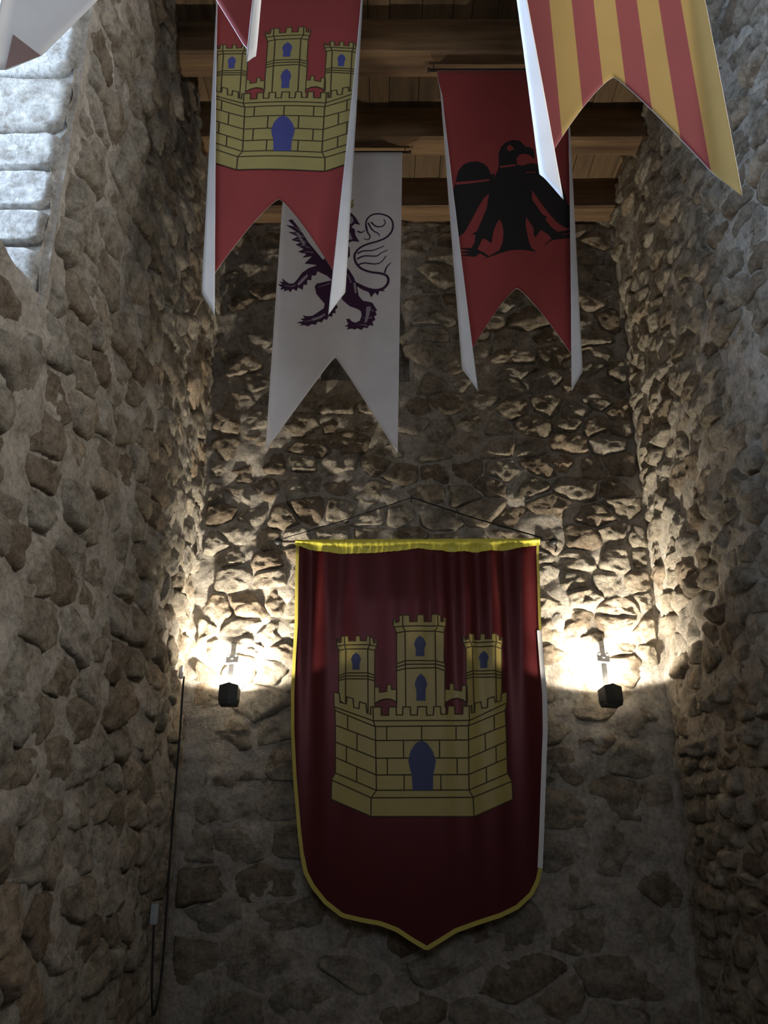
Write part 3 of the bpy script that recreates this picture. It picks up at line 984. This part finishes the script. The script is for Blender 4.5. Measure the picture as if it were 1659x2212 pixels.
# ------------------------------------------------------------------ crimson shield banner on the back wall
s_tl, s_tr = U(640, 1168, SHY), U(1164, 1165, SHY)
bot_px = [(650, 1850), (657, 1885), (672, 1915), (700, 1950), (738, 1980), (780, 1990), (820, 1997), (855, 2010), (888, 2032), (921, 2051), (950, 2034), (985, 2012), (1030, 1996), (1080, 1980), (1118, 1962), (1148, 1934), (1163, 1905), (1170, 1875)]
left_px = [(640, 1168), (638, 1260), (637, 1350), (632, 1430), (629, 1500), (629, 1580), (634, 1680), (643, 1790), (650, 1850)]
right_px = [(1164, 1165), (1167, 1260), (1169, 1350), (1175, 1430), (1181, 1500), (1182, 1580), (1178, 1680), (1174, 1790), (1170, 1875)]
uu_ = lambda L: [U(a, b, SHY) for a, b in L]
BOT, LEFT, RIGHT = uu_(bot_px), uu_(left_px), uu_(right_px)


def resample(L, n):
    P = np.array(L)
    d = np.r_[0, np.cumsum(np.hypot(*np.diff(P, axis=0).T))]
    t = np.linspace(0, d[-1], n)
    return np.stack([np.interp(t, d, P[:, 0]), np.interp(t, d, P[:, 1])], 1)


def shield_y(x, z):
    """vertical folds that gather at the rod and die out lower down"""
    d = s_tl[1] - z
    u = (x - s_tl[0]) / (s_tr[0] - s_tl[0])
    f = np.clip(d / 0.06, 0, 1) * np.exp(-np.clip(d - 0.25, 0, 9) * 2.0)
    right = np.clip((u - 0.45) / 0.35, 0, 1)
    left = np.clip((0.25 - u) / 0.2, 0, 1)
    ph = u * 56 + 1.1 * np.sin(u * 9 + 1.0) + d * (3.0 * (u - 0.5))
    y = SHY - f * (0.0130 * right + 0.0100 * left + 0.0024) * np.sin(ph)
    y -= 0.020 * np.sin(math.pi * np.clip(u, 0, 1)) * np.clip(d / 0.3, 0, 1)
    y -= 0.020 * np.clip(d / 1.8, 0, 1)
    return y


def shield_surf(x, z, off):
    x, z = np.asarray(x, float), np.asarray(z, float)
    return np.stack([x, shield_y(x, z) - off, z], 1)


sh = empty('shield_banner', (0.17, SHY, s_tl[1]))
tag(sh, 'crimson satin shield-shaped banner with a golden castle and yellow hem on the end wall', 'banner')
n1, n2 = 150, 90
B_, L_, R_ = resample(BOT, n1), resample(LEFT, n2), resample(RIGHT, n2)
T_ = np.stack([np.linspace(s_tl[0], s_tr[0], n1), np.linspace(s_tl[1], s_tr[1], n1)], 1)
uu, vv = np.meshgrid(np.linspace(0, 1, n1), np.linspace(0, 1, n2))
G = (1 - vv)[..., None] * T_[None] + vv[..., None] * B_[None] + (1 - uu)[..., None] * L_[:, None] + uu[..., None] * R_[:, None] - (
    ((1 - uu) * (1 - vv))[..., None] * T_[0] + (uu * (1 - vv))[..., None] * T_[-1] + ((1 - uu) * vv)[..., None] * B_[0] + (uu * vv)[..., None] * B_[-1])
P = shield_surf(G[..., 0].ravel(), G[..., 1].ravel(), 0)
F = [(j * n1 + i, j * n1 + i + 1, (j + 1) * n1 + i + 1, (j + 1) * n1 + i)[::-1] for j in range(n2 - 1) for i in range(n1 - 1)]
sc_ = mesh_obj('cloth', P, [t[::-1] if False else t for t in F], [M['satin'], M['white']], sh, smooth=True)
sm = sc_.modifiers.new('thickness', 'SOLIDIFY')
sm.thickness = 0.003
sm.offset = -1
sm.material_offset = 1
sm.material_offset_rim = 1


def ribbon(line, w_in, side):
    """strip of width w_in along a polyline, on its inner side"""
    P = np.array(line)
    t = np.gradient(P, axis=0)
    t /= np.hypot(t[:, 0], t[:, 1])[:, None]
    nrm = np.stack([-t[:, 1], t[:, 0]], 1) * side
    Q = P + nrm * w_in
    return [[tuple(P[i]), tuple(P[i + 1]), tuple(Q[i + 1]), tuple(Q[i])] for i in range(len(P) - 1)]


def edge_strip(name, line, w_in, side, mat, off):
    return poly_print(name, ribbon(line, w_in, side), shield_surf, mat, off, sh)


edge_strip('border', resample(LEFT, 60), 0.016, 1, M['border_yellow'], 0.0025)
edge_strip('border', resample(BOT, 80), 0.018, 1, M['border_yellow'], 0.0028)
Rr = resample(RIGHT, 80)
edge_strip('border', Rr[:30], 0.012, -1, M['border_yellow'], 0.0025)
ln = edge_strip('turned_edge', Rr[24:], 0.022, -1, M['white'], 0.0032)
ln['label'] = 'white lining showing at the turned edge'
# gathered yellow heading along the rod
low = [(561 + a / 2.37, 1050 + b / 2.37) for a, b in [(196, 308), (250, 324), (330, 340), (420, 348), (500, 348), (600, 343), (700, 335), (815, 320), (900, 331), (980, 338), (1100, 339), (1200, 334), (1300, 324), (1426, 302)]]
lo = np.array([U(a, b, SHY) for a, b in low])
nx = 220
xs = np.linspace(s_tl[0] - 0.004, s_tr[0] + 0.004, nx)
zl = np.interp(xs, lo[:, 0], lo[:, 1])
ztp = np.linspace(s_tl[1] + 0.004, s_tr[1] + 0.004, nx)
V, F = [], []
rows = [0, 0.2, 0.42, 0.55, 0.75, 1.0]
for j, t in enumerate(rows):
    zz = ztp + (zl - ztp) * t
    bul = 0.011 * math.sin(math.pi * min(1, t / 0.55)) if t < 0.55 else 0.0
    pl = (0.0016 * np.sin(xs * 190 + np.sin(xs * 31) * 2) + 0.001 * np.sin(xs * 420)) * (0.4 + t)
    yy = shield_y(xs, zz) - 0.004 - bul + pl
    V += list(zip(xs, yy, zz))
for j in range(len(rows) - 1):
    for i in range(nx - 1):
        a = j * nx + i
        F.append((a, a + nx, a + nx + 1, a + 1))
mesh_obj('heading', V, F, M['satin_yellow'], sh, smooth=True)
castle(shield_surf, shield_xy, sh, M['satin_gold'], M['satin_blue'], M['print_dark'], 0.0058)
# rod, knobs, cord and nail
rz = (s_tl[1] + s_tr[1]) / 2 - 0.006
pl_, pr_ = U(607, 1169, SHY), U(1192, 1166, SHY)
v, f = tube_vf([(pl_[0], SHY - 0.004, pl_[1] - 0.004), (pr_[0], SHY - 0.004, pr_[1] - 0.004)], 0.0055, 10)
rod = mesh_obj('rod', v, f, M['dark_rod'], sh, smooth=True)
for (px, py), dz in (((602, 1168), 0.022), ((1196, 1168), 0.02)):
    c = U(px, py, SHY)
    prof = [(-0.022, 0.004), (-0.018, 0.012), (-0.010, 0.017), (0, 0.019), (0.010, 0.015), (0.016, 0.008), (0.020, 0.003)]
    v, f = tube_vf([(c[0] + p, SHY - 0.004, c[1] - 0.006) for p, _ in prof], [q for _, q in prof], 12)
    mesh_obj('knob', v, f, M['black_metal'], rod, smooth=True)
    v, f = tube_vf(smooth_path([(c[0], SHY - 0.004, c[1] - 0.02), (c[0] + 0.012, SHY - 0.005, c[1] - 0.036), (c[0] + 0.002, SHY - 0.004, c[1] - 0.060)]), 0.0035, 6)
    mesh_obj('cord_tail', v, f, M['cord'], rod)
nail = U(889, 1077, YB - 0.05)
for px, py, rr in ((612, 1164, 0.0022), (1172, 1163, 0.0036)):
    e = U(px, py, SHY)
    v, f = tube_vf([(nail[0], YB - 0.065, nail[1]), ((nail[0] + e[0]) / 2, (YB - 0.065 + SHY) / 2, (nail[1] + e[1]) / 2 - 0.006), (e[0], SHY - 0.006, e[1])], rr, 6)
    mesh_obj('hanging_cord', v, f, M['cord'], sh)
v, f = tube_vf([(nail[0], YB + 0.02, nail[1] - 0.004), (nail[0], YB - 0.072, nail[1]), (nail[0], YB - 0.076, nail[1])], [0.003, 0.003, 0.008], 8)
mesh_obj('nail', v, f, M['black_metal'], sh)


# ------------------------------------------------------------------ floodlights
def floodlight(px, py, top_px, label, yaw):
    """black uplight on a grey steel arm from the wall; its lamp shines up the wall"""
    YL = 3.822
    cx, cz = U(px, py, YL)                       # middle of the housing
    root = empty('flood_light', (cx, YL, cz))
    tag(root, label, 'lamp', 'small uplights fixed to the end wall')
    tiltm = Matrix.Rotation(math.radians(-9), 3, 'X') @ Matrix.Rotation(yaw, 3, 'Z')
    T = lambda p: tuple(tiltm @ Vector(p) + Vector((cx, YL, cz)))
    W, Dp, H = 0.043, 0.034, 0.042
    # housing: open-topped tapered box with a ridged back
    outer_t = [(-W, -Dp, H), (0, -Dp - 0.004, H + 0.012), (W, -Dp, H), (W, Dp, H - 0.004), (-W, Dp, H - 0.004)]
    outer_m = [(-W, -Dp, -H * 0.55), (0, -Dp - 0.004, -H * 0.55), (W, -Dp, -H * 0.55), (W, Dp, -H * 0.35), (-W, Dp, -H * 0.35)]
    outer_b = [(-W * 0.88, -Dp * 0.9, -H), (0, -Dp * 1.0, -H), (W * 0.88, -Dp * 0.9, -H), (W * 0.88, Dp * 0.85, -H), (-W * 0.88, Dp * 0.85, -H)]
    k = 0.88
    inner_t = [(a * k, b * k, c - 0.0005) for a, b, c in outer_t]
    inner_b = [(a * k, b * k, H - 0.018) for a, b, c in outer_t]
    V = [T(p) for p in outer_b + outer_m + outer_t + inner_t + inner_b]
    F = [(4, 3, 2, 1, 0)]
    for q in range(4):
        for i in range(5):
            a, b = q * 5 + i, q * 5 + (i + 1) % 5
            F.append((a, b, b + 5, a + 5))
    F.append((20, 21, 22, 23, 24))
    hs = mesh_obj('housing', V, F, M['black_metal'], root)
    v, f = box_vf((0, 0, H - 0.0145), (W * 1.66, Dp * 1.66, 0.003))
    m, nt, b = nmat('lamp_panel')
    b.inputs['Base Color'].default_value = (0.9, 0.85, 0.7, 1)
    b.inputs['Emission Color'].default_value = (1.0, 0.83, 0.58, 1)
    b.inputs['Emission Strength'].default_value = 20
    mesh_obj('lamp_panel', [T(p) for p in v], f, m, root)
    for nm, kind in (('lamp_glow', 'SPOT'), ('reflector_beam', 'AREA')):
        ld = bpy.data.lights.new(nm, kind)
        if kind == 'SPOT':
            ld.energy = LAMP_W
            ld.spot_size = math.radians(160)
            ld.spot_blend = 0.12
            ld.shadow_soft_size = 0.022
        else:
            ld.shape = 'RECTANGLE'
            ld.size, ld.size_y = W * 1.5, Dp * 1.5
            ld.energy = BEAM_W
            ld.spread = math.radians(112)
        ld.color = (1.0, 0.90, 0.74)
        lo_ = bpy.data.objects.new(nm, ld)
        COL.objects.link(lo_)
        lo_.parent = root
        lo_.location = Vector(T((0, 0, H + (0.004 if kind == 'SPOT' else -0.010)))) - Vector((cx, YL, cz))
        lo_.rotation_euler = (tiltm @ Vector((0, 0, 1))).to_track_quat('-Z', 'Y').to_euler()
    # arm: flat grey bar rising back to the wall, with clamp, wing nuts and wall end
    tx, tz = U(top_px[0], top_px[1], YB - 0.03)
    A, Bp = Vector((cx + (0 if yaw == 0 else -0.02), YL - 0.030, cz + 0.012)), Vector((tx, YB - 0.015, tz))
    d = (Bp - A).normalized()
    xax = Vector((1, 0, 0)); nrm = xax.cross(d).normalized(); xax = d.cross(nrm).normalized()
    R = Matrix((xax, d, nrm)).transposed()

    def bar(name, t0, t1, wd, th, mat, lift=0.0, par=root):
        L = (Bp - A).length
        c = A + d * (L * (t0 + t1) / 2) + nrm * lift
        v, f = box_vf((0, 0, 0), (wd, L * (t1 - t0), th), R)
        o = mesh_obj(name, [tuple(Vector(p) + c) for p in v], f, mat, par)
        return bevel(o, min(wd, th) * 0.2, 1)
    arm = bar('arm', 0.0, 1.0, 0.025, 0.008, M['grey_metal'])
    cl = bar('clamp', 0.56, 0.73, 0.058, 0.012, M['grey_metal'], 0.005)
    bar('wall_end', 0.86, 1.0, 0.024, 0.012, M['plastic_white'], 0.003)
    L = (Bp - A).length
    for sg in (-1, 1):
        c = A + d * (L * 0.72) + xax * sg * 0.019 + nrm * 0.008
        v, f = tube_vf([c - d * 0.012, c - d * 0.004, c + d * 0.004, c + d * 0.010], [0.006, 0.009, 0.009, 0.006], 8)
        mesh_obj('wing_nut', v, f, M['grey_metal'], cl)
    c = A + d * (L * 0.65) + nrm * 0.012
    v, f = tube_vf([c - nrm * 0.004, c + nrm * 0.004], 0.006, 8)
    mesh_obj('screw', v, f, M['grey_metal'], cl)
    c0 = Vector((cx + W * 0.8, YL + 0.02, cz + 0.01))
    v, f = tube_vf(smooth_path([c0, c0 + Vector((0.012, 0.03, 0.03)), c0 + Vector((0.014, 0.08, 0.055)), c0 + Vector((-0.012, 0.135, 0.062))]), 0.003, 6)
    mesh_obj('lead', v, f, M['plastic_grey'], root)
    return root


LAMP_W, BEAM_W = 22.0, 10.0
floodlight(495, 1504, (505, 1390), 'black uplight on a grey arm left of the crimson shield banner', 0)
floodlight(1319, 1506, (1300, 1385), 'black uplight on a grey arm right of the crimson shield banner', math.radians(14))

# ------------------------------------------------------------------ loose cable in the left corner
yc = YB - 0.06
pts = []
for px, py, Y in [(391, 1462, 3.78), (396, 1478, 3.75), (393, 1520, 3.75), (386, 1620, 3.75), (376, 1740, 3.75), (367, 1860, 3.75), (360, 1960, 3.75), (353, 2060, 3.74), (346, 2130, 3.72), (338, 2175, 3.68), (331, 2192, 3.63), (328, 2160, 3.61), (329, 2090, 3.61), (332, 2010, 3.61), (330, 1985, 3.61)]:
    x, z = U(px, py, Y)
    pts.append((max(x, XL + 0.040), Y, z))
v, f = tube_vf(smooth_path(pts, 5), 0.0042, 8)
tag(mesh_obj('power_cable', v, f, M['cable'], smooth=True), 'thin black cable hanging in a long loop down the left corner', 'cable')
yc = 3.76
x, z = U(384, 1452, yc)
x = max(x, XL + 0.03)
v, f = tube_vf([(x, yc, z - 0.030), (x, yc, z - 0.024), (x, yc, z + 0.022), (x, yc, z + 0.030)], [0.006, 0.011, 0.011, 0.006], 10)
tag(mesh_obj('cable_clip', v, f, M['plastic_white'], smooth=True), 'small white cable clip at the top of the hanging cable', 'clip')
yc = 3.61
x, z = U(329, 1975, yc)
v, f = box_vf((max(x, XL + 0.04), yc, z), (0.030, 0.03, 0.075))
tag(bevel(mesh_obj('cable_connector', v, f, M['plastic_grey']), 0.006), 'small grey connector at the low end of the cable loop', 'connector')
